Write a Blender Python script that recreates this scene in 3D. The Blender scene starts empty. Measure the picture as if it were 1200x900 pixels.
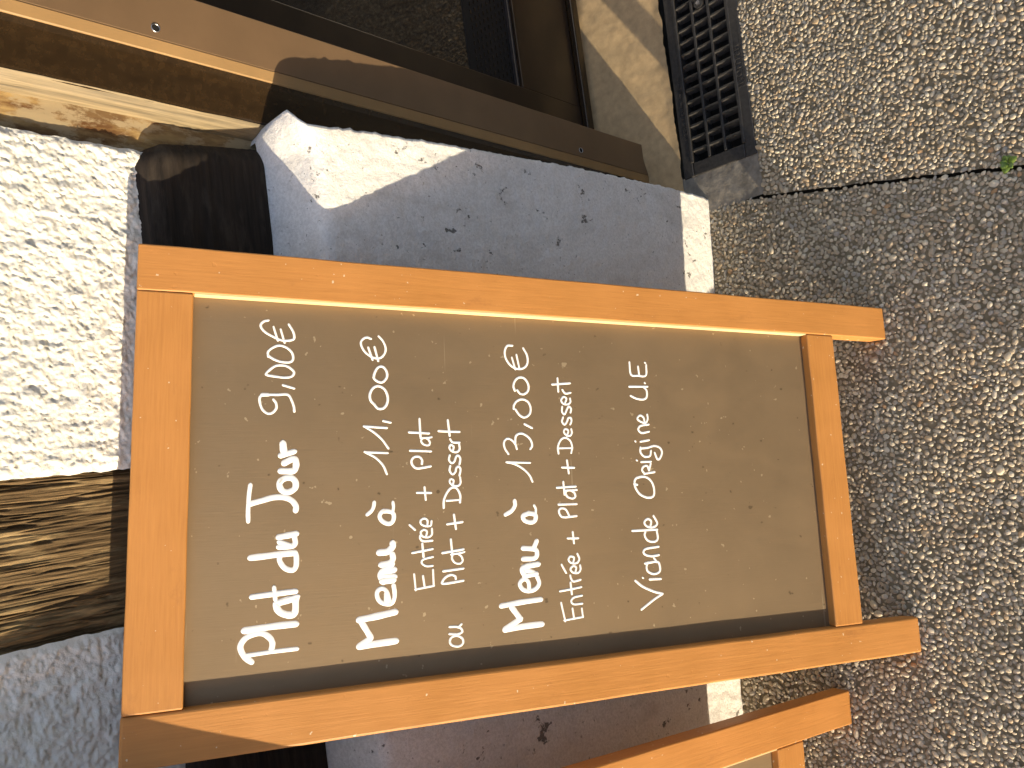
import bpy, bmesh, math, random
import numpy as np
from mathutils import Vector, Matrix, Quaternion

random.seed(7)
rng = np.random.default_rng(11)
SC = bpy.context.scene
COL = SC.collection
V = Vector

# ------------------------------------------------------------------ camera
# a phone held on its side: the camera is rolled a quarter turn
PITCH, YAW, ROLL = 0.795066, 0.116556, -0.045457
fwd = V((math.sin(YAW) * math.cos(PITCH), math.cos(YAW) * math.cos(PITCH), -math.sin(PITCH)))
r0 = V((math.cos(YAW), -math.sin(YAW), 0)); u0 = r0.cross(fwd)
rt = r0 * math.cos(ROLL) + u0 * math.sin(ROLL)
upv = -r0 * math.sin(ROLL) + u0 * math.cos(ROLL)
cam_d = bpy.data.cameras.new('camera')
cam = bpy.data.objects.new('camera', cam_d)
COL.objects.link(cam)
ax, ay, az_ = -upv, rt, -fwd
cam.matrix_world = Matrix(((ax.x, ay.x, az_.x, 0.132676), (ax.y, ay.y, az_.y, -0.490385),
                           (ax.z, ay.z, az_.z, 1.446120), (0, 0, 0, 1)))
cam_d.sensor_width = 36.0
cam_d.lens = 910.35 / 1200 * 36
cam_d.clip_start = 0.02
cam_d.clip_end = 500
SC.camera = cam

# ------------------------------------------------------------------ sky, sun, exposure
SUN_AZ, SUN_EL = 1.1120, math.radians(7.3)
W = bpy.data.worlds.new('World'); SC.world = W
W.use_nodes = True
wn = W.node_tree
bg = wn.nodes['Background']
sky = wn.nodes.new('ShaderNodeTexSky')
sky.sky_type = 'NISHITA'
sky.sun_disc = False
sky.sun_elevation = SUN_EL
sky.sun_rotation = math.pi + SUN_AZ
sky.altitude = 100
sky.air_density = 1.0; sky.dust_density = 1.0; sky.ozone_density = 1.2
tint = wn.nodes.new('ShaderNodeMix'); tint.data_type = 'RGBA'; tint.blend_type = 'MULTIPLY'
tint.inputs[0].default_value = 1; tint.inputs[7].default_value = (1.22, 1.01, .98, 1)
wn.links.new(sky.outputs[0], tint.inputs[6]); wn.links.new(tint.outputs[2], bg.inputs[0])
bg.inputs[1].default_value = 0.15
sun_d = bpy.data.lights.new('sun', 'SUN')
sun_d.energy = 2.2
sun_d.angle = math.radians(0.5)
sun_d.color = (1.0, 0.86, 0.62)
sun = bpy.data.objects.new('sun', sun_d); COL.objects.link(sun)
sd = V((math.sin(SUN_AZ) * math.cos(SUN_EL), math.cos(SUN_AZ) * math.cos(SUN_EL), -math.sin(SUN_EL)))
sun.rotation_mode = 'QUATERNION'
sun.rotation_quaternion = sd.to_track_quat('-Z', 'Y')
sun.location = (-6, -4, 3)
SC.view_settings.view_transform = 'Standard'
SC.view_settings.look = 'None'
SC.view_settings.gamma = 1
SC.view_settings.use_curve_mapping = False
SC.view_settings.exposure = 1.92
SC.render.engine = 'CYCLES'

# ------------------------------------------------------------------ noise, meshes, objects
def _h(i, j, seed):
    n = (i.astype(np.int64) * 374761393 + j.astype(np.int64) * 668265263 + seed * 1442695041) & 0xffffffff
    n = ((n ^ (n >> 13)) * 1274126177) & 0xffffffff
    return ((n ^ (n >> 16)) & 0xffff) / 65535.0

def vn(x, y, seed=0):
    x = np.asarray(x, float); y = np.asarray(y, float)
    i = np.floor(x); j = np.floor(y); a = x - i; b = y - j
    a = a * a * (3 - 2 * a); b = b * b * (3 - 2 * b)
    return (_h(i, j, seed) * (1 - a) * (1 - b) + _h(i + 1, j, seed) * a * (1 - b)
            + _h(i, j + 1, seed) * (1 - a) * b + _h(i + 1, j + 1, seed) * a * b) * 2 - 1

def fbm(x, y, oct=4, seed=0, gain=0.5):
    s = 0; a = 1.0; t = 0
    for k in range(oct):
        s = s + a * vn(x * 2 ** k + 17 * k, y * 2 ** k - 9 * k, seed + k); t += a; a *= gain
    return s / t

def link(name, me, parent=None, mat=None):
    o = bpy.data.objects.new(name, me); COL.objects.link(o)
    if parent is not None: o.parent = parent
    if mat is not None and me is not None: me.materials.append(mat)
    return o

def empty(name, label=None, cat=None, mw=None, group=None):
    o = bpy.data.objects.new(name, None); COL.objects.link(o)
    o.empty_display_size = 0.05
    if mw is not None: o.matrix_world = mw
    if label: o['label'] = label; o['category'] = cat
    if group: o['group'] = group
    return o

def obj_bm(name, bm, parent=None, mat=None, smooth=False):
    me = bpy.data.meshes.new(name); bm.normal_update(); bm.to_mesh(me); bm.free()
    if smooth: me.polygons.foreach_set('use_smooth', [True] * len(me.polygons))
    return link(name, me, parent, mat)

def obj_np(name, verts, quads, parent=None, mat=None, smooth=True):
    me = bpy.data.meshes.new(name)
    me.from_pydata([], [], []) 
    verts = np.asarray(verts, np.float32); quads = np.asarray(quads, np.int32); n = quads.shape[1]
    me.vertices.add(len(verts)); me.vertices.foreach_set('co', verts.ravel())
    me.loops.add(quads.size); me.loops.foreach_set('vertex_index', quads.ravel())
    me.polygons.add(len(quads)); me.polygons.foreach_set('loop_start', np.arange(len(quads), dtype=np.int32) * n)
    me.polygons.foreach_set('use_smooth', np.full(len(quads), smooth, bool))
    me.update(calc_edges=True); me.validate()
    return link(name, me, parent, mat)

def gridq(nu, nv):
    i, j = np.meshgrid(np.arange(nu - 1), np.arange(nv - 1), indexing='ij')
    a = (i * nv + j).ravel()
    return np.stack([a, a + nv, a + nv + 1, a + 1], 1)

def box(bm, x0, x1, y0, y1, z0, z1, bev=0.0, seg=2):
    vs = [bm.verts.new(p) for p in ((x0, y0, z0), (x1, y0, z0), (x1, y1, z0), (x0, y1, z0),
                                    (x0, y0, z1), (x1, y0, z1), (x1, y1, z1), (x0, y1, z1))]
    fs = [bm.faces.new([vs[i] for i in f]) for f in ((3, 2, 1, 0), (4, 5, 6, 7), (0, 1, 5, 4), (1, 2, 6, 5), (2, 3, 7, 6), (3, 0, 4, 7))]
    if bev:
        es = list({e for f in fs for e in f.edges})
        bmesh.ops.bevel(bm, geom=es, offset=bev, segments=seg, profile=0.5, affect='EDGES')

def boxobj(name, dims, parent, mat, bev=0.0015, seg=2):
    bm = bmesh.new(); box(bm, *dims, bev, seg); return obj_bm(name, bm, parent, mat)

# ------------------------------------------------------------------ materials
class NT:
    def __init__(s, name):
        s.m = bpy.data.materials.new(name); s.m.use_nodes = True
        s.t = s.m.node_tree; s.b = s.t.nodes['Principled BSDF']
        s.co = s.t.nodes.new('ShaderNodeTexCoord').outputs['Object']
    def n(s, k, **kw):
        x = s.t.nodes.new('ShaderNode' + k)
        for a, v in kw.items(): setattr(x, a, v)
        return x
    def l(s, a, b): s.t.links.new(a, b)
    def map(s, scale, rot=(0, 0, 0), src=None):
        m = s.n('Mapping'); m.inputs['Scale'].default_value = scale; m.inputs['Rotation'].default_value = rot
        s.l(src or s.co, m.inputs[0]); return m.outputs[0]
    def noise(s, scale, det=4, rough=0.55, src=None, dist=0):
        x = s.n('TexNoise'); x.inputs['Scale'].default_value = scale; x.inputs['Detail'].default_value = det
        x.inputs['Roughness'].default_value = rough; x.inputs['Distortion'].default_value = dist
        s.l(src or s.co, x.inputs['Vector']); return x.outputs['Fac']
    def ramp(s, fac, stops, interp='LINEAR'):
        r = s.n('ValToRGB'); r.color_ramp.interpolation = interp
        e = r.color_ramp.elements
        while len(e) < len(stops): e.new(0.5)
        for k, (p, c) in zip(e, stops):
            k.position = p; k.color = (c, c, c, 1) if not hasattr(c, '__len__') else (*c, 1)
        s.l(fac, r.inputs[0]); return r.outputs[0]
    def mix(s, fac, a, b, mode='MIX'):
        m = s.n('Mix', data_type='RGBA', blend_type=mode)
        for v, i in ((fac, 0), (a, 6), (b, 7)):
            if hasattr(v, 'is_linked'): s.l(v, m.inputs[i])
            else: m.inputs[i].default_value = v if i == 0 else (*v, 1)
        return m.outputs[2]
    def math(s, op, a, b):
        m = s.n('Math', operation=op)
        for v, i in ((a, 0), (b, 1)):
            if hasattr(v, 'is_linked'): s.l(v, m.inputs[i])
            else: m.inputs[i].default_value = v
        return m.outputs[0]
    def col(s, c):
        if hasattr(c, 'is_linked'): s.l(c, s.b.inputs['Base Color'])
        else: s.b.inputs['Base Color'].default_value = (*c, 1)
    def rough(s, r):
        if hasattr(r, 'is_linked'): s.l(r, s.b.inputs['Roughness'])
        else: s.b.inputs['Roughness'].default_value = r
    def bump(s, h, strength=0.3, dist=0.002):
        b = s.n('Bump'); b.inputs['Strength'].default_value = strength; b.inputs['Distance'].default_value = dist
        s.l(h, b.inputs['Height']); s.l(b.outputs[0], s.b.inputs['Normal'])
    def spec(s, v): s.b.inputs['Specular IOR Level'].default_value = v

def mat_orange(name, along):
    t = NT(name)
    sc = (1, 1, .045) if along == 'z' else (.045, 1, 1)
    g = t.noise(330, 5, .65, t.map(sc))
    g2 = t.noise(40, 3, .5, t.map(sc), .6)
    patch = t.noise(9, 4)
    c = t.mix(t.ramp(g, [(.3, 0), (.7, 1)]), (.385, .166, .043), (.47, .215, .058))
    c = t.mix(t.ramp(patch, [(.35, 0), (.7, .45)]), c, (.54, .245, .070))
    chips = t.ramp(t.noise(120, 2, .5), [(.715, 0), (.73, 1)], 'LINEAR')
    c = t.mix(chips, c, (.62, .50, .34))
    t.col(c); t.rough(t.ramp(patch, [(.3, .42), (.7, .55)])); t.spec(.35)
    dirt = t.ramp(t.noise(22, 6, .7, t.map((1, 1, .5) if along == 'z' else (.5, 1, 1))), [(.60, 0), (.75, .5)])
    c = t.mix(dirt, c, (.26, .105, .035)); t.col(c)
    dent = t.ramp(t.noise(70, 2, .5), [(.69, 0), (.76, 1)])
    hh = t.math('ADD', t.math('MULTIPLY', g, .7), t.math('MULTIPLY', g2, 1.2))
    t.bump(t.math('SUBTRACT', hh, t.math('MULTIPLY', dent, .3)), .42, .0011)
    return t.m

def mat_board():
    t = NT('chalkboard paint')
    g = t.noise(420, 4, .6, t.map((1, 1, .06)))
    cl = t.noise(5, 5, .6)
    sm = t.noise(16, 5, .65, t.map((1, 1, .45)), .8)
    c = t.mix(t.ramp(cl, [(.3, 0), (.7, 1)]), (.285, .212, .134), (.322, .240, .153))
    c = t.mix(t.ramp(sm, [(.5, 0), (.75, .25)]), c, (.36, .26, .155))
    dots = t.ramp(t.noise(95, 2, .5), [(.725, 0), (.75, .7)])
    c = t.mix(dots, c, (.55, .46, .32))
    dk = t.ramp(t.noise(60, 2, .5, t.map((1.3, 1, 1))), [(.715, 0), (.75, .5)])
    c = t.mix(dk, c, (.05, .036, .022))
    scr = t.ramp(t.noise(70, 1, .4, t.map((.05, 1, 1.6), (0, .35, 0))), [(.735, 0), (.75, .3)])
    c = t.mix(scr, c, (.55, .47, .34))
    t.col(c); t.rough(t.ramp(sm, [(.3, .68), (.8, .78)])); t.spec(.5); t.b.inputs['Metallic'].default_value = .95
    t.bump(t.math('ADD', g, t.math('MULTIPLY', cl, 1.0)), .22, .0006)
    return t.m

def mat_simple(name, c, r, sc=60, var=.25, bump=.3, bd=.001, spec=.5, scale3=(1, 1, 1)):
    t = NT(name)
    n = t.noise(sc, 5, .6, t.map(scale3))
    d = tuple(x * (1 - var) for x in c); u = tuple(min(1, x * (1 + var)) for x in c)
    t.col(t.mix(t.ramp(n, [(.3, 0), (.7, 1)]), d, u)); t.rough(r); t.spec(spec)
    if bump: t.bump(n, bump, bd)
    return t.m

def mat_stucco():
    t = NT('roughcast plaster')
    n = t.noise(300, 5, .6); p = t.noise(14, 4)
    c = t.mix(t.ramp(p, [(.35, 0), (.7, 1)]), (.76, .74, .675), (.85, .83, .77))
    d = t.ramp(t.noise(110, 3, .6), [(.60, 0), (.72, .55)])
    c = t.mix(d, c, (.42, .39, .33))
    t.col(c); t.rough(.95); t.spec(.1); t.bump(n, .6, .0016)
    return t.m

def mat_plinth():
    t = NT('whitewashed plinth')
    p = t.noise(7, 5, .6); f = t.noise(420, 4, .6); lump = t.noise(60, 4, .6)
    c = t.mix(t.ramp(p, [(.3, 0), (.7, 1)]), (.76, .74, .715), (.86, .84, .81))
    run = t.ramp(t.noise(26, 4, .6, t.map((1, 1, .35))), [(.50, 0), (.75, .4)])
    c = t.mix(run, c, (.44, .41, .36))
    c = t.mix(t.ramp(t.noise(240, 4, .7), [(.42, .3), (.58, 0)]), c, (.42, .40, .37))
    ch = t.ramp(t.noise(33, 6, .68, t.map((1, 1, .8))), [(.635, 0), (.65, 1)])
    c = t.mix(ch, c, (.20, .19, .175))
    ch2 = t.ramp(t.noise(140, 3, .6), [(.67, 0), (.70, .7)])
    c = t.mix(ch2, c, (.27, .25, .22))
    t.col(c); t.rough(.85); t.spec(.2)
    h = t.math('SUBTRACT', t.math('ADD', t.math('MULTIPLY', f, .35), lump), t.math('MULTIPLY', ch, .8))
    t.bump(h, .8, .0030)
    return t.m

def mat_timber(name, a, b, dust):
    t = NT(name)
    g = t.noise(150, 6, .65, t.map((1, 1, .05)) if 'upright' in name else t.map((.05, 1, 1)))
    sp = t.noise(46, 5, .65, t.map((1, 1, .22)) if 'upright' in name else t.map((.22, 1, 1)))
    c = t.mix(t.ramp(g, [(.32, 0), (.68, 1)]), a, b)
    c = t.mix(t.ramp(sp, [(.52, 0), (.68, .75)]), c, dust)
    t.col(c); t.rough(.8); t.spec(.25); t.bump(t.math('ADD', g, sp), .6, .002)
    return t.m

def mat_rust():
    t = NT('rusty galvanised trim')
    n = t.noise(55, 6, .7, t.map((1, 1, .25))); m = t.noise(16, 4, .6, t.map((1, 1, .4)))
    f = t.ramp(n, [(.38, 0), (.62, 1)])
    c = t.mix(f, (.13, .055, .014), (.42, .28, .11))
    c = t.mix(t.ramp(m, [(.48, 0), (.60, .8)]), c, (.15, .085, .035))
    w = t.ramp(t.noise(38, 6, .7, t.map((1, 1, .5))), [(.47, 0), (.55, .85)])
    c = t.mix(w, c, (.40, .31, .18))
    t.col(c); t.rough(.65); t.bump(n, .4, .0015)
    return t.m

def mat_pebble():
    t = NT('river pebbles')
    r = t.n('NewGeometry').outputs['Random Per Island']
    c = t.ramp(r, [(0, (0.306, 0.247, 0.170)), (.14, (0.490, 0.412, 0.293)), (.30, (0.388, 0.325, 0.234)), (.44, (0.592, 0.509, 0.365)),
                   (.56, (0.418, 0.344, 0.238)), (.68, (0.367, 0.330, 0.276)), (.78, (0.643, 0.563, 0.416)), (.86, (0.469, 0.349, 0.212)),
                   (.965, (0.408, 0.242, 0.111)), (.975, (0.561, 0.504, 0.399))], 'CONSTANT')
    c = t.mix(t.ramp(t.noise(160, 4, .6), [(.3, 0), (.8, .4)]), c, (.30, .26, .205))
    c = t.mix(t.ramp(t.noise(7, 3, .6), [(.5, 0), (.8, .45)]), c, (.24, .20, .13))
    t.col(c); t.rough(.5); t.spec(.35)
    t.bump(t.noise(600, 3), .15, .0004)
    return t.m

M = {}
M['stile'] = mat_orange('orange paint on upright wood', 'z')
M['rail'] = mat_orange('orange paint on cross rail', 'x')
M['board'] = mat_board()
M['chalk'] = mat_simple('white paint marker', (.86, .86, .85), .6, 300, .03, .1, .0003)
M['stucco'] = mat_stucco()
M['plinth'] = mat_plinth()
M['post'] = mat_timber('weathered upright oak', (.048, .029, .012), (.20, .13, .060), (.37, .265, .13))
M['sill'] = mat_timber('dark stained sill oak', (.012, .009, .007), (.035, .025, .018), (.055, .043, .032))
M['rust'] = mat_rust()
M['sealant'] = mat_simple('streaky sealant', (.19, .145, .08), .5, 260, .5, .6, .0014, .5, (1, 1, .03))
M['gloss'] = mat_simple('dark brown gloss paint', (.022, .0125, .005), .22, 90, .3, .15, .0006)
M['face'] = mat_simple('tan brown aluminium', (.16, .10, .054), .42, 12, .10, .08, .0004)
M['edge'] = mat_simple('tan aluminium edge', (.30, .185, .080), .4, 12, .10, .08, .0004)
M['door'] = mat_simple('dark brown door paint', (.026, .015, .008), .3, 16, .25, .08, .0004)
M['iron'] = mat_simple('black drain iron', (.030, .028, .026), .42, 120, .45, .4, .0007)
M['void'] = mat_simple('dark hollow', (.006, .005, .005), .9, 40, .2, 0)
M['concrete'] = mat_simple('worn concrete', (.42, .30, .165), .85, 55, .16, .4, .0015, .2)
M['mortar'] = mat_simple('grey mortar', (.20, .18, .15), .9, 45, .35, .6, .003, .2)
t = NT('pebbly cement')
vo = t.n('TexVoronoi'); vo.inputs['Scale'].default_value = 125; t.l(t.co, vo.inputs['Vector'])
st = t.ramp(vo.outputs['Distance'], [(.30, 1), (.50, 0)])
sep = t.n('SeparateColor'); t.l(vo.outputs['Color'], sep.inputs[0])
stc = t.ramp(sep.outputs[0], [(0, (.22, .18, .125)), (.5, (.34, .285, .205)), (1, (.46, .40, .30))])
mx = t.mix(t.ramp(t.noise(60, 4), [(.3, 0), (.7, 1)]), (.125, .10, .062), (.22, .178, .112))
t.col(t.mix(st, mx, stc)); t.rough(.8); t.spec(.2); t.bump(t.math('ADD', st, t.math('MULTIPLY', t.noise(300), .3)), .5, .0015)
M['cement'] = t.m
M['soil'] = mat_simple('dark joint soil', (.020, .016, .011), .95, 90, .5, .6, .003, .1)
M['ground'] = mat_simple('street asphalt', (.06, .056, .05), .9, 8, .3, .4, .004, .2)
M['leaf'] = mat_simple('fresh green leaf', (.13, .20, .03), .5, 80, .3, .2, .0005)
M['metal'] = mat_simple('bare steel', (.45, .45, .47), .35, 60, .2, .1, .0004)
M['metal'].node_tree.nodes['Principled BSDF'].inputs['Metallic'].default_value = 1
t = NT('dark tinted glass'); t.col((.012, .009, .007)); t.rough(.04); t.b.inputs['IOR'].default_value = 1.6; t.spec(.5); M['glass'] = t.m

# ------------------------------------------------------------------ ground
GX, GY = -0.0943, -0.0123
def xj(y): return 0.581 + 0.22 * (y - 0.203)
def und(x, y):
    x = np.asarray(x, float); y = np.asarray(y, float); u = x - xj(y)
    left = np.where(x < 0, -.015 * x, -.030 * x) + .11 * np.minimum(y, 0) * np.clip((.2 - x) / .25, 0, 1)
    right = -.030 * xj(y) + .072 * u - .012 * np.maximum(u - .5, 0)
    return np.where(u < 0, left, right) + .0016 * fbm(x * 5, y * 5, 3, 3)
def zg(x, y): return GX * np.asarray(x, float) + GY * np.asarray(y, float) + und(x, y)
def zf(x, y): return float(zg(x, y))

def slab(name, u, v, side):
    uu, vv = np.meshgrid(u, v, indexing='ij')
    x = uu + xj(vv) + .003 * vn(vv * 22, vv * 0, 6) * (np.abs(uu) < .006)
    P = np.stack([x, vv, zg(x, vv) + .0012 * fbm(x * 60, vv * 60, 3, 5)], -1).reshape(-1, 3)
    o = obj_np(name, P, gridq(len(u), len(v)), None, M['cement'])
    o['kind'] = 'structure'; return o

gs = 120.0
o = obj_np('ground', [(-gs, -gs, GX * -gs - GY * gs - .14), (gs, -gs, GX * gs - GY * gs - .14), (gs, gs, GX * gs + GY * gs - .14), (-gs, gs, -GX * gs + GY * gs - .14)],
           [(0, 1, 2, 3)], None, M['ground'], False); o['kind'] = 'structure'
slab('pavement', np.concatenate([np.linspace(-6, -1, 30)[:-1], np.linspace(-1, -.0035, 70)]), np.concatenate([np.linspace(-6, -.8, 30)[:-1], np.linspace(-.8, .40, 60)]), 1)
slab('pavement', np.concatenate([np.linspace(.0035, 2, 120), np.linspace(2, 7, 25)[1:]]), np.concatenate([np.linspace(-6, -.8, 30)[:-1], np.linspace(-.8, .2, 50)]), 1)
v = np.linspace(-6, .3, 200)
P = np.concatenate([np.stack([xj(v) - .012, v, zg(xj(v) - .012, v) - .008 + .001 * vn(v * 90, v * 0)], 1), np.stack([xj(v) + .012, v, zg(xj(v) - .012, v) - .008], 1)])
n = len(v)
o = obj_np('pavement_joint', P, np.stack([np.arange(n - 1), np.arange(n - 1) + n, np.arange(1, n) + n, np.arange(1, n)], 1), None, M['soil']); o['kind'] = 'structure'
# worn concrete threshold in front of the door and the mortar patch by the drain
def RAMP(u, v):
    f = np.clip((u - .70) / .06, 0, 1); f = f * f * (3 - 2 * f)
    return f * .22 * np.maximum(v - .40, 0)
def sheet(name, x0, x1, y0, y1, res, dz, amp, freq, mat, edge=0.0):
    nx = max(2, int((x1 - x0) / res)); ny = max(2, int((y1 - y0) / res))
    u, v = np.meshgrid(np.linspace(x0, x1, nx), np.linspace(y0, y1, ny), indexing='ij')
    z = zr(u, v) + dz + (RAMP(u, v) if name == 'threshold' else 0) + amp * fbm(u * freq, v * freq, 5, 9)
    if edge: v = v + edge * fbm(u * 40, u * 0 + 3, 3, 4) * (v < y0 + res * .5)
    o = obj_np(name, np.stack([u, v, z], -1).reshape(-1, 3), gridq(nx, ny), None, mat); o['kind'] = 'structure'; return o
def zr(x, y):   # the level strip by the door follows the right-hand slab
    return GX * x + GY * y - .030 * xj(.2) + .070 * (x - .6)
sheet('threshold', .60, 1.77, .382, .80, .005, .004, .0016, 26, M['concrete'], .004)
sheet('mortar_patch', .585, .678, .196, .40, .004, .002, .0014, 35, M['mortar'])
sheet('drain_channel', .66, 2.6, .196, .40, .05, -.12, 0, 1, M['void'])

# pebbles set in the pavement: real stones, one mesh
def make_pebbles():
    cell = .010; grid = {}; pts = []
    def wall_y(x): return .352 - .022 * x - .004
    def ok(x, y):
        if x < xj(y) - .004: return y < wall_y(x) - .001
        return x > xj(y) + .004 and y < .199
    def throw(nt, x0, x1, y0, y1, rlo, rhi, f):
        xs = rng.uniform(x0, x1, nt); ys = rng.uniform(y0, y1, nt); rs = rng.uniform(rlo, rhi, nt)
        for x, y, r in zip(xs, ys, rs):
            if not ok(x, y): continue
            i = int(x // cell); j = int(y // cell); good = True
            for a in (i - 1, i, i + 1):
                for b in (j - 1, j, j + 1):
                    for (px, py, pr) in grid.get((a, b), ()):
                        if (px - x) ** 2 + (py - y) ** 2 < (f * (pr + r)) ** 2: good = False; break
                    if not good: break
                if not good: break
            if good:
                grid.setdefault((i, j), []).append((x, y, r)); pts.append((x, y, r))
    throw(500, -.8, 1.9, -.7, .36, .0060, .0078, .95)
    throw(30000, -.8, 1.9, -.7, .36, .0040, .0055, .88)
    throw(80000, -.8, 1.9, -.7, .36, .0029, .0040, .86)
    throw(40000, -.6, 1.5, -.5, .36, .0019, .0029, .86)
    p = np.array(pts); n = len(p)
    lat = [(0, 1, 1.0), (.62, 6, 0), (1.15, 9, 0), (1.75, 9, 0)]
    dirs = [(0, 0, 1)]; rings = [[0]]
    for k, (th, m, _) in enumerate(lat[1:]):
        ring = []
        for a in range(m):
            ph = 2 * math.pi * (a + .5 * (k % 2)) / m
            ring.append(len(dirs)); dirs.append((math.sin(th) * math.cos(ph), math.sin(th) * math.sin(ph), math.cos(th)))
        rings.append(ring)
    tris = []
    for a in range(6): tris.append((0, rings[1][a], rings[1][(a + 1) % 6]))
    def zip_(A, B):
        i = j = 0; na, nb = len(A), len(B)
        while i < na or j < nb:
            if j < nb and (i >= na or (j + 1) / nb <= (i + 1) / na + 1e-9):
                tris.append((A[i % na], B[j % nb], B[(j + 1) % nb])); j += 1
            else:
                tris.append((A[i % na], B[j % nb], A[(i + 1) % na])); i += 1
    zip_(rings[1], rings[2]); zip_(rings[2], rings[3])
    D = np.array(dirs); m = len(D)
    T = np.array(tris)
    asp = rng.uniform(.48, 1.0, n) ; el = 1 / np.sqrt(asp)
    ht = rng.uniform(.25, .40, n)
    ang = rng.uniform(0, math.pi, n)
    jit = 1 + .30 * (rng.random((n, m)) - .5)
    sx = (p[:, 2] * el)[:, None] * D[:, 0] * jit; sy = (p[:, 2] * el * asp)[:, None] * D[:, 1] * jit
    # rounder-than-ellipse tops, gently tilted stones
    sz = (p[:, 2] * ht)[:, None] * np.sign(D[:, 2]) * np.abs(D[:, 2]) ** .55
    c, s = np.cos(ang)[:, None], np.sin(ang)[:, None]
    X = sx * c - sy * s; Y = sx * s + sy * c
    tx = rng.normal(0, .10, n)[:, None]; ty = rng.normal(0, .10, n)[:, None]
    Z = sz + X * tx + Y * ty
    base = zg(p[:, 0], p[:, 1]) + rng.uniform(-.0009, .0004, n) + .0009 - .20 * (p[:, 2] - .004)
    Vv = np.stack([X + p[:, :1], Y + p[:, 1:2], Z + base[:, None]], -1).reshape(-1, 3)
    F = (T[None] + (np.arange(n) * m)[:, None, None]).reshape(-1, 3)
    o = obj_np('pebbles', Vv, F, None, mat_pebble()); o['kind'] = 'stuff'
    return n
make_pebbles()

# ------------------------------------------------------------------ the house front
house = empty('house', 'half-timbered house front with rough white plaster, whitewashed plinth and dark brown door', 'house')
XR = .577                                   # right end of the plaster
def plaster(name, x0, x1, xs, zs, yb=.508):
    x, z = np.meshgrid(xs, zs, indexing='ij')
    lump = fbm(x * 92, z * 78, 4, 21, .6) + .5 * fbm(x * 14, z * 9, 3, 19)
    fine = np.abs(fbm(x * 230 + 3 * lump, z * 185, 3, 33))
    h = .0034 * lump + .0026 * (1 - 2 * fine) * .9
    e = np.minimum(1, np.minimum(x - x0, x1 - x) / .008 + .15)
    y = yb - (h + .002) * np.clip(e, 0, 1)
    x = x + .003 * fbm(z * 60, z * 0 + x0, 3, 8) * ((x <= xs[0] + 1e-6) | (x >= xs[-1] - 1e-6))
    P = np.stack([x, y, z], -1).reshape(-1, 3)
    return obj_np(name, P, gridq(len(xs), len(zs)), house, M['stucco'])
zs = np.concatenate([np.arange(1.04, 1.42, .0019), np.arange(1.42, 2.4, .012)])
plaster('plaster_panel', .168, XR, np.arange(.168, XR, .0019), zs)
plaster('plaster_panel', -1.7, -.018, np.concatenate([np.arange(-1.7, -.4, .012), np.arange(-.4, -.016, .0022)]), zs, .519)
boxobj('wall_core', (-1.7, .625, .537, .60, -.1, 2.4), house, M['mortar'], 0)

# oak post, deeply weathered
x, z = np.meshgrid(np.arange(-.024, .174, .0008), np.concatenate([np.arange(1.03, 1.42, .003), np.arange(1.42, 2.4, .02)]), indexing='ij')
wob = .0030 * fbm(z * 4 + x * 9, x * 6, 3, 2)
g1 = fbm((x + wob) * 300, z * 9, 4, 41, .7); g2 = np.abs(fbm((x + wob) * 150, z * 5.5, 3, 47))
crk = np.clip(.12 - g2, 0, 1) * 8
y = .5225 - .0020 * g1 + .0034 * np.clip(crk, 0, 1) * (.4 + .6 * (vn(x * 20, z * 9, 5) > -.2))
pit = np.clip(fbm(x * 95, z * 26, 3, 61) - .42, 0, 1) * .012
obj_np('timber_post', np.stack([x, y + pit, z], -1).reshape(-1, 3), gridq(*x.shape), house, M['post'])

# plinth: battered face, sloped top, right end returning into the door opening
prof = [(.334, -.32, .613), (.340, -.10, .614), (.348, .05, .622), (.366, .35, .627), (.384, .62, .623), (.396, .80, .616), (.4005, .842, .612),
        (.4040, .853, .613), (.411, .859, .622), (.428, .866, .640), (.452, .876, .636), (.486, .889, .622), (.500, .892, .616)]
def resample(pr, step):
    out = []
    for a, b in zip(pr, pr[1:]):
        k = max(1, int(math.dist(a[:2], b[:2]) / step))
        for i in range(k): out.append([a[q] + (b[q] - a[q]) * i / k for q in range(3)])
    out.append(list(pr[-1])); return np.array(out)
pr = resample(prof, .006)
xu = np.concatenate([np.linspace(-1.7, -.6, 20)[:-1], np.linspace(-.6, 1, 240) * 1.0]) if False else np.concatenate([np.linspace(0, .55, 20)[:-1], np.linspace(.55, 1, 220)])
Xg = -1.7 + xu[:, None] * (pr[None, :, 2] + 1.7 + .0026 * fbm(pr[:, 1] * 95, pr[:, 1] * 0, 4, 3, .6)[None])
Yg = pr[None, :, 0] - .022 * Xg * np.clip(1 - pr[None, :, 1] / .5, 0, 1) +   .0014 * fbm(Xg * 28, pr[None, :, 1] * 28 + 0 * Xg, 4, 13) + .0013 * fbm(Xg * 130, pr[None, :, 1] * 130 + 0 * Xg, 2, 14)
Zg = pr[None, :, 1] + 0 * Xg + .002 * fbm(Xg * 14, pr[None, :, 0] * 30 + 0 * Xg, 3, 15) * (pr[None, :, 1] > .8)
rise = np.clip((Xg - .570) / .055, 0, 1); rise = rise * rise * (3 - 2 * rise)
Zg = Zg + .015 * rise * np.exp(-((pr[None, :, 1] - .856) / .022) ** 2)
k = 6; nx_ = len(xu)
for j in range(1, k + 1):                   # return face, rounded arris
    f = j / k
    Xe = Xg[nx_ - 1] + .002 * math.sin(f * 1.5) - .002 * f; Ye = np.maximum(Yg[nx_ - 1], Yg[nx_ - 1] + (.56 - Yg[nx_ - 1]) * f ** 1.6)
    Xg = np.vstack([Xg, Xe]); Yg = np.vstack([Yg, Ye]); Zg = np.vstack([Zg, Zg[nx_ - 1]])
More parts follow.
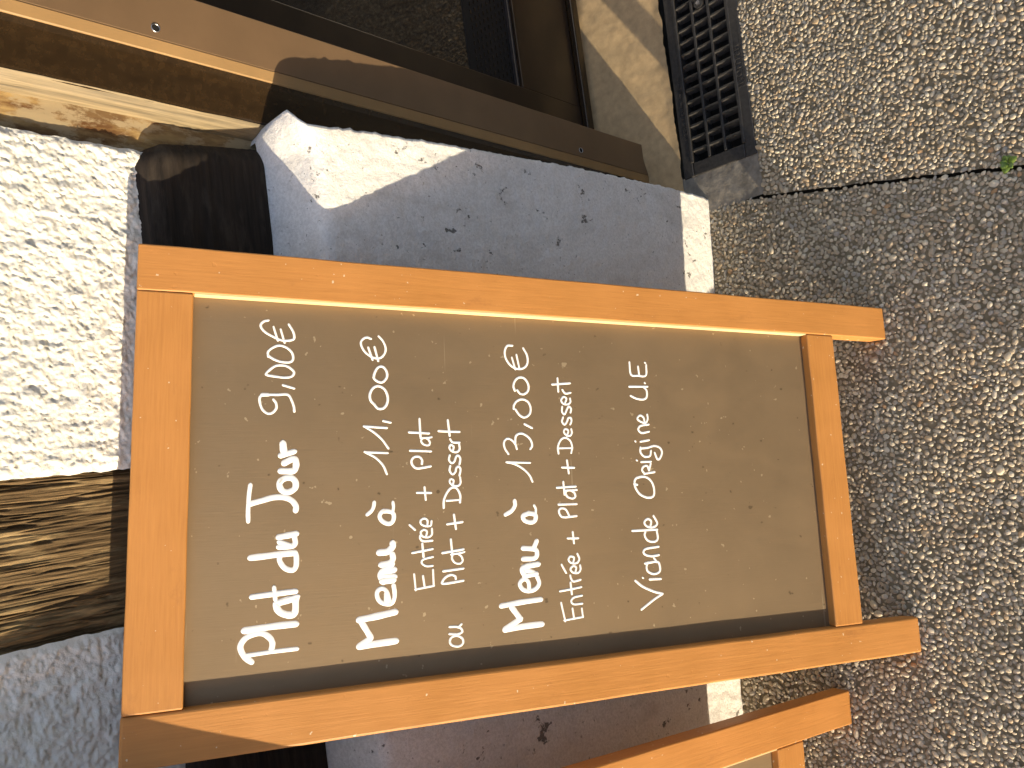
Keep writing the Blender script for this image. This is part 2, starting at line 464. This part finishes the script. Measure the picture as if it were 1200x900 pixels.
obj_np('plinth', np.stack([Xg, Yg, Zg], -1).reshape(-1, 3), gridq(*Xg.shape), house, M['plinth'])

# sill beam with its worn end
prs = resample([(.520, .880, .600), (.492, .881, .606), (.4865, .890, .606), (.486, .98, .596), (.487, 1.038, .588), (.492, 1.054, .580), (.504, 1.063, .576), (.530, 1.064, .572)], .004)
xs_ = np.concatenate([np.linspace(0, .5, 20)[:-1], np.linspace(.5, .985, 260), np.linspace(.985, 1, 16)[1:]])
Xs = -1.7 + xs_[:, None] * (prs[None, :, 2] + 1.7)
sarc = np.cumsum(np.r_[0, np.hypot(np.diff(prs[:, 0]), np.diff(prs[:, 1]))])
gr = fbm(Xs * 7, sarc[None] * 160 + 0 * Xs, 4, 77)
nrm = np.array([-1, 0])
endr = np.clip((xs_ - .985) / .015, 0, 1) ** 2.2
Ys = prs[None, :, 0] + .0024 * gr + (.014 * endr)[:, None]
Zs = prs[None, :, 1] + 0 * Xs - (.008 * endr)[:, None] * (prs[None, :, 1] > 1.0)
Xs = np.vstack([Xs, Xs[-1] + .001, Xs[-1] - .002]); Ys = np.vstack([Ys, Ys[-1] + .03, np.full(len(prs), .535)]); Zs = np.vstack([Zs, Zs[-1], Zs[-1]])
obj_np('sill_beam', np.stack([Xs, Ys, Zs], -1).reshape(-1, 3), gridq(*Xs.shape), house, M['sill'])

# door frame: rusty corner trim, sealant, gloss moulding, tan face
def sweep(name, pts, mat, parent, z0=-.12, z1=2.4, wob=0.0, nz=2, cap=True):
    zz = np.linspace(z0, z1, nz); p = np.array(pts)
    x = np.repeat(p[:, 0][:, None], nz, 1); y = np.repeat(p[:, 1][:, None], nz, 1); z = np.repeat(zz[None], len(p), 0)
    if wob:
        y = y + wob * fbm(x * 120, z * 30, 4, 91); x = x + wob * 1.3 * fbm(z * 18, x * 0 + p[0, 0], 3, 95)
    o = obj_np(name, np.stack([x, y, z], -1).reshape(-1, 3), gridq(len(p), nz), parent, mat, wob > 0)
    if cap:
        bm = bmesh.new(); bm.from_mesh(o.data); bm.edges.ensure_lookup_table()
        vs = [v for v in bm.verts if abs(v.co.z - z0) < 1e-6]; vs.sort(key=lambda v: v.index)
        if len(vs) > 2:
            try: bm.faces.new(vs)
            except ValueError: pass
        bm.to_mesh(o.data); bm.free()
    return o
sweep('corner_trim', [(.562, .520), (.580, .5185), (.592, .5175), (.604, .5170), (.616, .5165), (.630, .516)], M['rust'], house, wob=.0011, nz=260, cap=False)
frame = link('door_frame', bpy.data.meshes.new('door_frame'), house)
bm = bmesh.new(); box(bm, .7165, .789, .468, .59, zf(.74, .47) - .012, 2.4, .0012, 2); bm.to_mesh(frame.data); bm.free(); frame.data.materials.append(M['face'])
sweep('sealant_bead', [(.6235, .520), (.6255, .514), (.6285, .508), (.6325, .501), (.6370, .496), (.6410, .4905)], M['sealant'], frame, wob=.0012, nz=260, cap=False)
sweep('moulding', [(.638, .500), (.640, .4925), (.645, .4895), (.655, .4870), (.668, .4845), (.682, .4810), (.692, .4765), (.6985, .4720)], M['gloss'], frame, cap=False)
sweep('edge_strip', [(.6985, .476), (.6992, .4712), (.7005, .4700), (.7150, .4678), (.7163, .4690), (.7163, .50)], M['edge'], frame, cap=False)
def ring(name, c, r, w, parent, mat, axis='y'):
    bm = bmesh.new(); N = 28; pr_ = [(r - w, .002), (r - w * .7, -.0010), (r - w * .2, -.0012), (r, .002)]
    vv = [[bm.verts.new((c[0] + a * math.cos(2 * math.pi * i / N), c[1] + b, c[2] + a * math.sin(2 * math.pi * i / N))) for a, b in pr_] for i in range(N)]
    for i in range(N):
        for j in range(3): bm.faces.new((vv[i][j], vv[i][j + 1], vv[(i + 1) % N][j + 1], vv[(i + 1) % N][j]))
    return obj_bm(name, bm, parent, mat, True)
def disc(name, c, r, parent, mat, th=.0006):
    bm = bmesh.new(); bmesh.ops.create_cone(bm, cap_ends=True, segments=28, radius1=r, radius2=r, depth=th,
                                            matrix=Matrix.Translation(c) @ Matrix.Rotation(math.pi / 2, 4, 'X'))
    return obj_bm(name, bm, parent, mat)
for zc in (1.035, .167):
    h_ = ring('fixing_hole', (.731, .468, zc), .0058, .0012, frame, M['metal'])
    disc('hole_dark', (.731, .4678, zc), .0046, h_ if False else frame, M['void'])  # dark inside of the hole painted as a flat black disc

# door leaf with a glass pane and a slotted kick panel
door = link('door', bpy.data.meshes.new('door'), house)
bm = bmesh.new()
box(bm, .792, .911, .580, .625, -.004, 2.3, .0015)
box(bm, 1.62, 1.74, .580, .625, -.004, 2.3, .0015)
box(bm, .9115, 1.6195, .581, .624, -.004, .191, .0015)
box(bm, .9115, 1.6195, .581, .624, 2.1, 2.3, .0015)
bm.to_mesh(door.data); bm.free(); door.data.materials.append(M['door'])
boxobj('glass_pane', (.905, 1.63, .602, .608, .330, 2.12), door, M['glass'], .0005, 1)
kick = boxobj('kick_panel', (.905, 1.63, .600, .607, .185, .3295), door, M['void'], .0005, 1)
bm = bmesh.new()
for r in range(9):
    for q in range(40):
        xx = .918 + q * .0175 + (.00875 if r % 2 else 0); zz = .205 + r * .0128
        box(bm, xx - .0042, xx + .0042, .5985, .601, zz - .0009, zz + .0009)
obj_bm('louvre_slots', bm, kick, M['gloss'])
bm = bmesh.new()
box(bm, .9115, 1.6195, .588, .600, .1915, .1985, .002); box(bm, .9112, .9172, .588, .600, .1987, 2.09, .002)
obj_bm('glazing_bead', bm, door, mat_simple('satin bead', (.035, .030, .030), .25, 40, .2, 0))
boxobj('weather_bar', (.79, 1.75, .566, .60, -.030, -.006), door, M['gloss'], .003)
bm = bmesh.new(); box(bm, .78, 1.9, .585, .66, -.3, -.031); obj_bm('door_step', bm, house, M['concrete'])
boxobj('door_reveal', (1.76, 6, .40, .66, -.9, 2.4), house, M['plinth'], .004)

# unseen house added across the street, behind the camera, to darken the shade
opp_blocker = empty('house', 'unseen beige house added across the street to darken the shade', 'house')
zo = GY * -5.6 - .2
far_w = mat_simple('beige render added house', (.17, .14, .105), .9, 5, .2, .3, .004)
bm = bmesh.new()
wins = [(-7.2 + 2.5 * i, z0) for i in range(8) for z0 in (1.0,)]
box(bm, -8.6, 13, -9.6, -5.6, zo - 1.6, 3.9)
obj_bm('wall', bm, opp_blocker, far_w)
bm = bmesh.new()
vs = [bm.verts.new(p) for p in ((-8.9, -5.1, 3.8), (13.3, -5.1, 3.8), (13.3, -7.6, 5.2), (-8.9, -7.6, 5.2), (-8.9, -10.1, 3.8), (13.3, -10.1, 3.8))]
bm.faces.new(vs[:4]); bm.faces.new((vs[3], vs[2], vs[5], vs[4])); bm.faces.new((vs[0], vs[3], vs[4])); bm.faces.new((vs[1], vs[5], vs[2]))
obj_bm('roof', bm, opp_blocker, mat_simple('brown roof tiles', (.16, .075, .045), .9, 14, .4, .4, .01))
for wx_, wz_ in wins:
    bm = bmesh.new()
    for a in ((-.55, -.47, 0, 1.5), (.47, .55, 0, 1.5), (-.47, .47, 0, .08), (-.47, .47, 1.42, 1.5), (-.03, .03, .08, 1.42)):
        box(bm, wx_ + a[0], wx_ + a[1], -5.6, -5.54, wz_ + a[2], wz_ + a[3])
    wf = obj_bm('window', bm, opp_blocker, M['stucco'])
    boxobj('pane', (wx_ - .47, wx_ + .47, -5.598, -5.575, wz_ + .08, wz_ + 1.42), wf, M['glass'], 0)

# ------------------------------------------------------------------ menu boards
def frame_mat(o, S, T):
    S = V(S).normalized(); T = (V(T) - S * V(T).dot(S)).normalized(); Y = T.cross(S)
    if Y.y < 0: Y = -Y
    return Matrix(((S.x, Y.x, T.x, o[0]), (S.y, Y.y, T.y, o[1]), (S.z, Y.z, T.z, o[2]), (0, 0, 0, 1)))
HW, HT, SW, TR, B0, B1, PD = .300, 1.2188, .0576, .0631, .1262, .1850, .0145
MB = frame_mat((0, 0, 0), (0.99315226, -0.01064588, -0.11634114), (0.11194206, 0.37167574, 0.92158891))
board = empty('menu_board', 'orange wooden menu board with white French prices on dark panel, leaning on the wall', 'menu board', MB)

def worn_bar(name, x0, x1, z0, z1, along, parent, mat, y0=0.0, y1=.030, seed=1, bev=.0022, notch=None):
    """rounded bar whose arrises waver slightly, like hand-painted wood"""
    bm = bmesh.new(); box(bm, x0, x1, y0, y1, z0, z1, bev, 3)
    L = (z1 - z0) if along == 'z' else (x1 - x0)
    for i in range(1, 24):
        p = (0, 0, z0 + L * i / 24) if along == 'z' else (x0 + L * i / 24, 0, 0)
        bmesh.ops.bisect_plane(bm, geom=bm.verts[:] + bm.edges[:] + bm.faces[:], plane_co=p, plane_no=(0, 0, 1) if along == 'z' else (1, 0, 0))
    for v in bm.verts:
        s = v.co.z if along == 'z' else v.co.x
        cr = .00045 * float(vn(s * 26, v.co.y * 50 + seed, seed)); lo = .0007 * float(vn(s * 3, seed * 3.1, seed + 5))
        if along == 'z': v.co.x += cr + lo
        else: v.co.z += cr + lo
        v.co.y += .0003 * float(vn(s * 18, v.co.x * 20, seed + 9))
    return obj_bm(name, bm, parent, mat, False)
worn_bar('stile', HW - SW, HW, 0, HT, 'z', board, M['stile'], seed=3)
worn_bar('stile', -HW, -HW + SW, 0, HT, 'z', board, M['stile'], seed=8, bev=.0035)
worn_bar('top_rail', -HW + SW + .0004, HW - SW - .0004, HT - TR, HT - .0004, 'x', board, M['rail'], .0004, .0296, 5)
brail = worn_bar('bottom_rail', -HW + SW + .0004, HW - SW - .0004, B0, B1, 'x', board, M['rail'], .0004, .020, 6)
boxobj('inner_strip', (HW - SW - .0016, HW - SW + .0006, .0012, PD - .0002, B1 + .001, HT - TR - .001), board, mat_simple('pale inner strip', (.62, .47, .25), .6, 140, .2, .3, .0005, .3, (1, 1, .05)), .0003, 1)  # thin pale strip over the right stile's inner face only
panel = boxobj('chalkboard_panel', (-HW + SW - .006, HW - SW + .006, PD, PD + .005, B1 - .01, HT - TR + .01), board, M['board'], 0)

LET = {
    0: '''35 -2004 10817 -1948 10885 -1873 10930 -1806 10939 -1732 10888 -1690 10788 -1695 10685 -1754 10606 -1817 10577 -1894 10587
26 -1929 10885 -1915 10591 -1910 10292
40 -1641 10896 -1622 10593 -1617 10308
41 -1313 10306 -1330 10416 -1359 10521 -1401 10532 -1463 10489 -1503 10400 -1500 10329 -1445 10309 -1335 10309
29 -1353 10544 -1317 10394 -1293 10286
33 -1257 10816 -1242 10568 -1229 10313
25 -1167 10563 -1305 10548''',
    1: '''38 -796 10836 -786 10674 -774 10515 -767 10324
33 -789 10500 -856 10499 -941 10440 -973 10352 -927 10305 -801 10303 -770 10324
34 -685 10508 -685 10369 -651 10317 -575 10325
37 -566 10509 -549 10399 -534 10310
30 -626 10504 -678 10369''',
    2: '''26 -356 10874 -223 10877 -44 10869 78 10855
36 -149 10857 -112 10710 -80 10579 -84 10447 -128 10357 -198 10309 -244 10312
38 119 10496 66 10510 2 10477 -19 10402 24 10325 100 10316 152 10359 156 10433 119 10496
40 244 10491 243 10352 292 10314 369 10315 393 10353 345 10450
35 438 10495 486 10338
44 583 10472 518 10466 479 10458''',
    3: '''17 1143 10591 1097 10560 1034 10557 979 10601 967 10660 1013 10720 1090 10753 1168 10757 1203 10710 1207 10546 1210 10418 1131 10367 1053 10341 998 10336
24 1203 10725 1205 10658
16 1332 10475 1294 10342
16 1465 10683 1540 10624 1584 10550 1583 10443 1538 10367 1495 10342 1446 10374 1431 10458 1440 10563 1465 10686
16 1695 10659 1758 10663 1817 10600 1845 10521 1817 10430 1755 10368 1675 10355 1633 10398 1634 10505 1665 10596 1707 10662
16 2166 10667 2147 10724 2093 10758 2020 10712 1961 10613 1914 10492 1921 10384 1950 10343 2031 10354 2126 10409
14 2083 10599 1908 10545
14 2055 10511 1883 10461''',
    4: '''42 -1941 9066 -1949 9289 -1961 9524
41 -1958 9524 -1879 9391
38 -1862 9386 -1774 9437 -1659 9506
42 -1639 9524 -1612 9285 -1582 9069
28 -1475 9132 -1327 9167 -1276 9226 -1298 9285 -1358 9298 -1431 9264 -1471 9188 -1469 9111 -1411 9074 -1334 9068 -1249 9080
27 -1334 9178 -1456 9185
40 -1185 9224 -1179 9087
43 -1186 9216 -1109 9248 -1074 9207 -1051 9077
38 -1126 9232 -1137 9070
40 -1072 9231 -980 9101
37 -979 9238 -962 9125 -910 9083 -855 9091
43 -824 9257 -817 9155 -761 9089 -722 9084''',
    5: '''24 -332 9412 -290 9359 -239 9331 -184 9321
29 -296 9197 -352 9251 -421 9223 -463 9134 -423 9073 -328 9075 -299 9189
21 -312 9078 -248 9067 -189 9073''',
    6: '''16 184 9150 295 9198 396 9295 475 9437
16 473 9437 458 9138
16 521 9125 639 9210 736 9321 811 9444
17 811 9444 791 9145
16 884 9187 864 9091
18 1099 9300 1154 9353 1233 9365 1317 9326 1352 9251 1312 9168 1218 9126 1122 9134 1055 9185 1050 9255 1102 9307
17 1463 9310 1564 9282 1616 9231 1608 9173 1542 9132 1468 9136 1407 9192 1415 9259 1470 9313
16 1992 9344 2008 9402 1971 9461 1911 9478 1813 9429 1742 9330 1731 9230 1791 9162 1876 9144 1968 9180 2030 9235
16 1869 9379 1707 9324
16 1879 9295 1693 9247''',
    7: '''15 -1320 8791 -1291 8540
14 -1128 8804 -1329 8787
15 -1158 8685 -1304 8665
15 -1088 8547 -1291 8542
15 -1033 8554 -1032 8638 -992 8696 -950 8687 -930 8619 -919 8548
16 -852 8822 -834 8685 -816 8549
16 -739 8686 -911 8673
16 -707 8550 -708 8669 -674 8712 -638 8714
15 -639 8630 -582 8620 -561 8662 -591 8705 -643 8681 -660 8605 -627 8553 -553 8550
15 -511 8613 -442 8609 -413 8650 -438 8702 -487 8694 -514 8631 -509 8567 -453 8553
15 -491 8852 -555 8783''',
    8: '''16 -73 8743 -79 8553
16 -4 8640 -168 8626''',
    9: '''17 275 8550 250 8730 292 8797 350 8813 399 8778 406 8710 364 8668 310 8669
17 488 8827 477 8542
15 654 8662 613 8673 571 8638 559 8573 594 8551 638 8574 658 8608
15 658 8679 659 8584 669 8528
17 734 8837 721 8565
17 913 8691 679 8682''',
    10: '''17 -1255 8130 -1275 8404 -1233 8413 -1186 8362 -1168 8293 -1191 8241 -1223 8234
17 -1114 8403 -1096 8126
15 -903 8268 -951 8280 -1011 8242 -1028 8172 -995 8131 -938 8145 -896 8193
15 -902 8290 -891 8172 -880 8105
17 -876 8410 -844 8118
17 -708 8289 -900 8273''',
    11: '''17 -503 8332 -482 8121
17 -384 8236 -568 8213''',
    12: '''17 -283 8378 -177 8372 -80 8324 -19 8261 -25 8191 -118 8140 -217 8145
15 -191 8334 -184 8142
15 21 8242 80 8228 98 8270 60 8285 14 8243 6 8167 45 8130 118 8133
16 274 8272 214 8281 164 8244 191 8202 250 8183 266 8147 224 8125 145 8142
16 418 8275 360 8286 314 8247 342 8207 401 8184 417 8151 375 8124 299 8137
16 482 8230 539 8216 566 8257 523 8276 477 8239 465 8171 505 8131 578 8134
16 595 8132 600 8226 641 8261
17 752 8422 745 8267 742 8128
17 900 8289 688 8268''',
    13: '''16 -2026 8338 -1969 8315 -1955 8237 -1996 8165 -2059 8158 -2091 8216 -2073 8301 -2026 8338
16 -1923 8339 -1934 8228 -1911 8164 -1866 8180 -1842 8234 -1833 8336
16 -1850 8217 -1815 8173''',
    14: '''40 -1921 7004 -1926 7283 -1943 7548
41 -1939 7547 -1825 7324
40 -1821 7324 -1735 7385 -1656 7445
36 -1628 7589 -1603 7305 -1589 7006
30 -1460 7173 -1357 7174 -1305 7209 -1301 7259 -1356 7308 -1429 7270 -1463 7179 -1439 7071 -1369 7015 -1283 7039
35 -1254 7231 -1240 7056
37 -1240 7234 -1168 7264 -1130 7210 -1109 7021
35 -1181 7194 -1230 7083
34 -1026 7239 -1024 7064 -950 7028 -902 7068 -881 7236
34 -872 7066 -798 7029''',
    15: '''29 -407 7481 -363 7392 -292 7338 -229 7337
20 -302 7040 -346 7019 -414 7022
32 -410 7149 -437 7220 -501 7197 -531 7107 -508 7040 -431 7030 -402 7130''',
    16: '''16 38 7052 129 7096 218 7188 289 7317 315 7438
16 317 7438 302 7079
16 432 7406 516 7459 599 7465 646 7416 628 7350 567 7294 501 7274
17 576 7294 681 7282 721 7213 698 7128 628 7054 548 7034 499 7064
17 854 7136 801 7026
17 1074 7299 1127 7291 1187 7241 1213 7153 1175 7068 1086 7033 997 7056 952 7136 986 7211 1062 7269
17 1337 7269 1403 7289 1485 7257 1532 7187 1516 7110 1436 7056 1346 7060 1291 7121 1295 7188 1342 7230
17 1993 7284 1987 7361 1902 7403 1795 7388 1698 7315 1654 7205 1679 7103 1753 7051 1863 7056 1961 7110
15 1816 7295 1647 7248
15 1859 7222 1654 7182''',
    17: '''15 -1901 6651 -1879 6357
15 -1661 6690 -1912 6638
15 -1751 6516 -1886 6499
15 -1765 6368 -1880 6357
16 -1696 6360 -1694 6490 -1649 6530 -1602 6484 -1586 6358
16 -1501 6697 -1487 6541 -1468 6363
16 -1395 6527 -1554 6515
16 -1367 6367 -1382 6476 -1345 6513 -1298 6526
16 -1265 6445 -1192 6426 -1169 6473 -1209 6517 -1259 6479 -1268 6400 -1224 6358 -1167 6361
16 -1118 6469 -1053 6453 -1033 6511 -1079 6541 -1124 6500 -1130 6412 -1076 6369 -1005 6395
15 -1140 6654 -1255 6590''',
    18: '''17 -780 6536 -785 6372
17 -698 6453 -851 6441''',
    19: '''17 -471 6380 -480 6583 -446 6640 -385 6656 -352 6615 -372 6547 -456 6498
17 -298 6656 -301 6370
17 -104 6519 -144 6535 -196 6502 -218 6429 -193 6382 -136 6397 -101 6455
17 -102 6542 -98 6358
17 -58 6670 -48 6371
17 20 6565 -156 6555''',
    20: '''17 229 6570 222 6380
17 328 6489 144 6469''',
    21: '''16 430 6619 529 6624 627 6572 661 6500 618 6422 527 6393 438 6412
15 507 6605 509 6392
16 690 6469 766 6444 787 6494 744 6516 699 6478 690 6418 731 6386 784 6393
16 957 6520 897 6538 852 6500 898 6457 947 6434 953 6393 907 6382 856 6405
16 1112 6524 1043 6530 1003 6492 1067 6454 1123 6418 1087 6380 1032 6391
16 1158 6483 1237 6448 1262 6496 1212 6535 1161 6503 1153 6433 1187 6386 1238 6387
16 1325 6378 1314 6461 1364 6506
17 1441 6668 1467 6379
16 1535 6578 1337 6575''',
    22: '''19 -1447 5460 -1538 5340 -1623 5154 -1664 5011
19 -1668 5011 -1737 5163 -1859 5385
19 -1442 5211 -1449 5024
14 -1410 5334 -1416 5326
18 -1200 5228 -1252 5254 -1324 5238 -1370 5134 -1341 5034 -1257 5025 -1195 5066 -1208 5276
17 -1201 5067 -1139 5116
18 -1100 5032 -1109 5157 -1081 5262 -1035 5291 -995 5234 -978 5027
18 -725 5460 -725 5029
18 -746 5236 -803 5252 -878 5203 -902 5097 -860 5028 -741 5036
18 -682 5145 -595 5125 -562 5183 -605 5243 -666 5209 -687 5102 -636 5019 -524 5074''',
    23: '''19 -49 5331 -30 5372 46 5339 68 5196 15 5091 -93 5038 -219 5050 -247 5155 -197 5281 -113 5350 -34 5377
18 135 5009 112 5188
18 121 5192 170 5225 221 5195 228 5129 164 5105
18 164 5101 261 5067
17 291 5229 294 5060
15 318 5310 314 5304
17 509 5228 440 5233 374 5173 380 5073 457 5045
18 496 5229 505 5108 532 4984 507 4886 437 4847 349 4887 330 4938 425 4979
17 599 5217 621 5070
15 605 5313 601 5309
17 752 5060 733 5189 784 5247 840 5203 862 5058
17 884 5123 968 5139 1001 5198 953 5250 907 5198 888 5111 946 5067 1012 5069''',
    24: '''18 1299 5340 1258 5238 1250 5117 1290 5058 1386 5051 1439 5096
18 1442 5356 1450 5035
16 1507 5078 1503 5073
17 1821 5329 1633 5314 1618 5189 1626 5048 1790 5029
17 1759 5179 1624 5167
16 1826 5049 1824 5044''',
}
def catmull(P, sub=6):
    if len(P) < 3: 
        return [P[0] + (P[1] - P[0]) * i / 4 for i in range(5)]
    closed = (P[0] - P[-1]).length < .0012
    out = []
    n = len(P)
    for i in range(n - 1):
        p0 = P[i - 1] if i else (P[-2] if closed else P[0] * 2 - P[1])
        p1, p2 = P[i], P[i + 1]
        p3 = P[i + 2] if i + 2 < n else (P[1] if closed else P[-1] * 2 - P[-2])
        for k in range(sub):
            t = k / sub
            out.append(.5 * ((2 * p1) + (p2 - p0) * t + (2 * p0 - 5 * p1 + 4 * p2 - p3) * t * t + (3 * p1 - p0 - 3 * p2 + p3) * t ** 3))
    out.append(P[-1]); return out
def lettering(name, text):
    """paint-marker strokes: low rounded ribbons lying on the panel"""
    bm = bmesh.new()
    for si, ln in enumerate(text.strip().split('\n')):
        a = [int(q) for q in ln.split()]
        r = a[0] * 1e-4 * (1.12 if a[0] > 20 else 1.06); h = .00035 + .00004 * (si % 7)
        P = catmull([V((a[i] * 1e-4, a[i + 1] * 1e-4)) for i in range(1, len(a), 2)])
        d0 = (P[0] - P[1]).normalized(); d1 = (P[-1] - P[-2]).normalized()
        Q = [(P[0] + d0 * r * c, r * s) for c, s in ((.99, .14), (.87, .5), (.5, .87))] + [(p, r) for p in P] + [(P[-1] + d1 * r * c, r * s) for c, s in ((.5, .87), (.87, .5), (.99, .14))]
        rows = []; pts = [q[0] for q in Q]
        for i, (p, w) in enumerate(Q):
            d = (pts[min(i + 1, len(Q) - 1)] - pts[max(i - 1, 0)])
            d = d.normalized() if d.length > 1e-9 else V((1, 0)); nn = V((-d.y, d.x))
            w *= 1 + .07 * float(vn(i * .35, si * 3.3, 5))
            rows.append([bm.verts.new((p.x + nn.x * w * c, PD + .0003 - (h + .0003) * s, p.y + nn.y * w * c)) for c, s in ((-1, 0), (-.8, .7), (-.3, 1), (.3, 1), (.8, .7), (1, 0))])
        for A, B in zip(rows, rows[1:]):
            for k in range(5): bm.faces.new((A[k], A[k + 1], B[k + 1], B[k]))
    bmesh.ops.recalc_face_normals(bm, faces=bm.faces)
    return obj_bm(name, bm, panel, M['chalk'], True)
for k_ in LET: lettering('lettering', LET[k_])

# the neighbouring board, further up the slope
tilt2, yaw2, roll2 = .206, -.0098, -.095
sx = V((math.cos(yaw2), math.sin(yaw2), 0)); nn = V((-math.sin(yaw2), math.cos(yaw2), 0)); up2 = V((0, 0, math.cos(tilt2))) + nn * math.sin(tilt2)
S2 = sx * math.cos(roll2) + up2 * math.sin(roll2); T2 = up2 * math.cos(roll2) - sx * math.sin(roll2)
o2 = V((-.377, .1363, GX * -.377 + GY * .1363)) - S2 * HW
board2 = board.copy(); COL.objects.link(board2); board2.matrix_world = frame_mat(o2, S2, T2) @ Matrix.Diagonal((1, 1, 1.14, 1))
board2['label'] = 'orange wooden board standing left of the priced menu board, cut off by the picture edge'
for ch in list(board.children):
    c = ch.copy(); COL.objects.link(c); c.parent = board2
for b in (board, board2): b['group'] = 'orange menu boards against the house'

# ------------------------------------------------------------------ drain grate
ang = math.atan(.07 + GX)
gm = Matrix.Translation((.672, .2015, float(zr(.672, .29)) + .006)) @ Matrix.Rotation(-.016, 4, 'Z') @ Matrix.Rotation(-ang, 4, 'Y') @ Matrix.Rotation(GY, 4, 'X')
grate = empty('drain_grate', 'black cast drain grate with three rows of slots set in front of the door', 'drain grate', gm)
GL, GW, FL = .62, .176, .025
bm = bmesh.new()
box(bm, 0, GL, 0, FL, -.03, 0, .002); box(bm, 0, GL, GW - FL, GW, -.03, 0, .002)
box(bm, 0, .030, FL + .0005, GW - FL - .0005, -.03, -.0006, .002); box(bm, GL - .03, GL, FL + .0005, GW - FL - .0005, -.03, -.0006, .002)
box(bm, .0305, GL - .0305, FL - .004, FL + .004, -.03, .0025, .0015); box(bm, .0305, GL - .0305, GW - FL - .004, GW - FL + .004, -.03, .0025, .0015)
gf = obj_bm('grate_frame', bm, grate, M['iron'])
iw = (GW - 2 * FL - .008)
bm = bmesh.new()
for k in (1, 2):
    yc = FL + .004 + iw * k / 3
    box(bm, .031, GL - .031, yc - .0032, yc + .0032, -.024, .001, .0012)
obj_bm('long_bars', bm, grate, M['iron'])
bm = bmesh.new()
for k in range(22):
    xc = .031 + .0275 * (k + .5) - .0137 + .0275
    if xc > GL - .035: break
    vs = len(bm.verts)
    b2 = bmesh.new(); box(b2, -.0035, .0035, FL + .0045, GW - FL - .0045, -.016, -.0018, .0010)
    bmesh.ops.rotate(b2, cent=(0, 0, -.002), matrix=Matrix.Rotation(.55, 3, 'Y'), verts=b2.verts)
    bmesh.ops.translate(b2, vec=(xc, 0, 0), verts=b2.verts)
    me = bpy.data.meshes.new('tmp'); b2.to_mesh(me); b2.free(); bm.from_mesh(me); bpy.data.meshes.remove(me)
obj_bm('cross_bars', bm, grate, M['iron'])
bm = bmesh.new()
bmesh.ops.create_cone(bm, cap_ends=True, segments=24, radius1=.0125, radius2=.0115, depth=.018, matrix=Matrix.Translation((.372, GW / 2, -.008)))
bolt = obj_bm('bolt_boss', bm, grate, M['iron'], False)
bm = bmesh.new(); bmesh.ops.create_cone(bm, cap_ends=True, segments=6, radius1=.0052, radius2=.0050, depth=.004, matrix=Matrix.Translation((.372, GW / 2, .0028)))
obj_bm('bolt', bm, bolt, M['metal'])
def cast_text(txt, x, y, size, rot):
    cu = bpy.data.curves.new('cast_lettering', 'FONT'); cu.body = txt; cu.size = size; cu.extrude = .0008; cu.bevel_depth = .0002
    cu.space_character = 1.15
    ob = bpy.data.objects.new('tmp', cu); COL.objects.link(ob)
    dg = bpy.context.evaluated_depsgraph_get(); me = bpy.data.meshes.new_from_object(ob.evaluated_get(dg))
    bpy.data.objects.remove(ob)
    me.transform(Matrix.Translation((x, y, .0006)) @ Matrix.Rotation(rot, 4, 'Z'))
    o = link('cast_lettering', me, gf, M['iron'])
cast_text('NOFITEH', .155, .009, .019, 0)
cast_text('SEPIE LEVIS OUTIS', .085, GW - .024, .016, 0)
bm = bmesh.new(); box(bm, .150, .300, .005, .0056, -.001, .0010, .0002, 1); box(bm, .150, .300, .0275, .0281, -.001, .0010, .0002, 1)
box(bm, .1494, .15, .0052, .028, -.001, .0011, .0002, 1)
obj_bm('nameplate_rim', bm, gf, M['iron'])

# ------------------------------------------------------------------ weed in the joint
wx, wy = .493, -.228
bm = bmesh.new()
for k in range(7):
    a = k * 2.4 + .3; L = random.uniform(.014, .022); w = L * .32; el = random.uniform(.35, .9)
    rows = []
    for i in range(6):
        f = i / 5; rr = L * f; hw = w * math.sin(math.pi * min(1, f * .9 + .08)) ** .8
        zc = math.sin(el) * rr - .25 * L * f * f; hr = math.cos(el) * rr
        c, s = math.cos(a), math.sin(a)
        rows.append([bm.verts.new((c * hr - s * q, s * hr + c * q, zc + abs(q) * .4)) for q in (-hw, 0, hw)])
    for A, B in zip(rows, rows[1:]):
        for q in range(2): bm.faces.new((A[q], A[q + 1], B[q + 1], B[q]))
wd = obj_bm('weed', bm, None, M['leaf'], True)
wd.location = (wx, wy, zf(wx - .02, wy) - .002)
sol = wd.modifiers.new('thickness', 'SOLIDIFY'); sol.thickness = .0004
wd['label'] = 'small bright green weed sprouting from the dark pavement joint'; wd['category'] = 'weed'
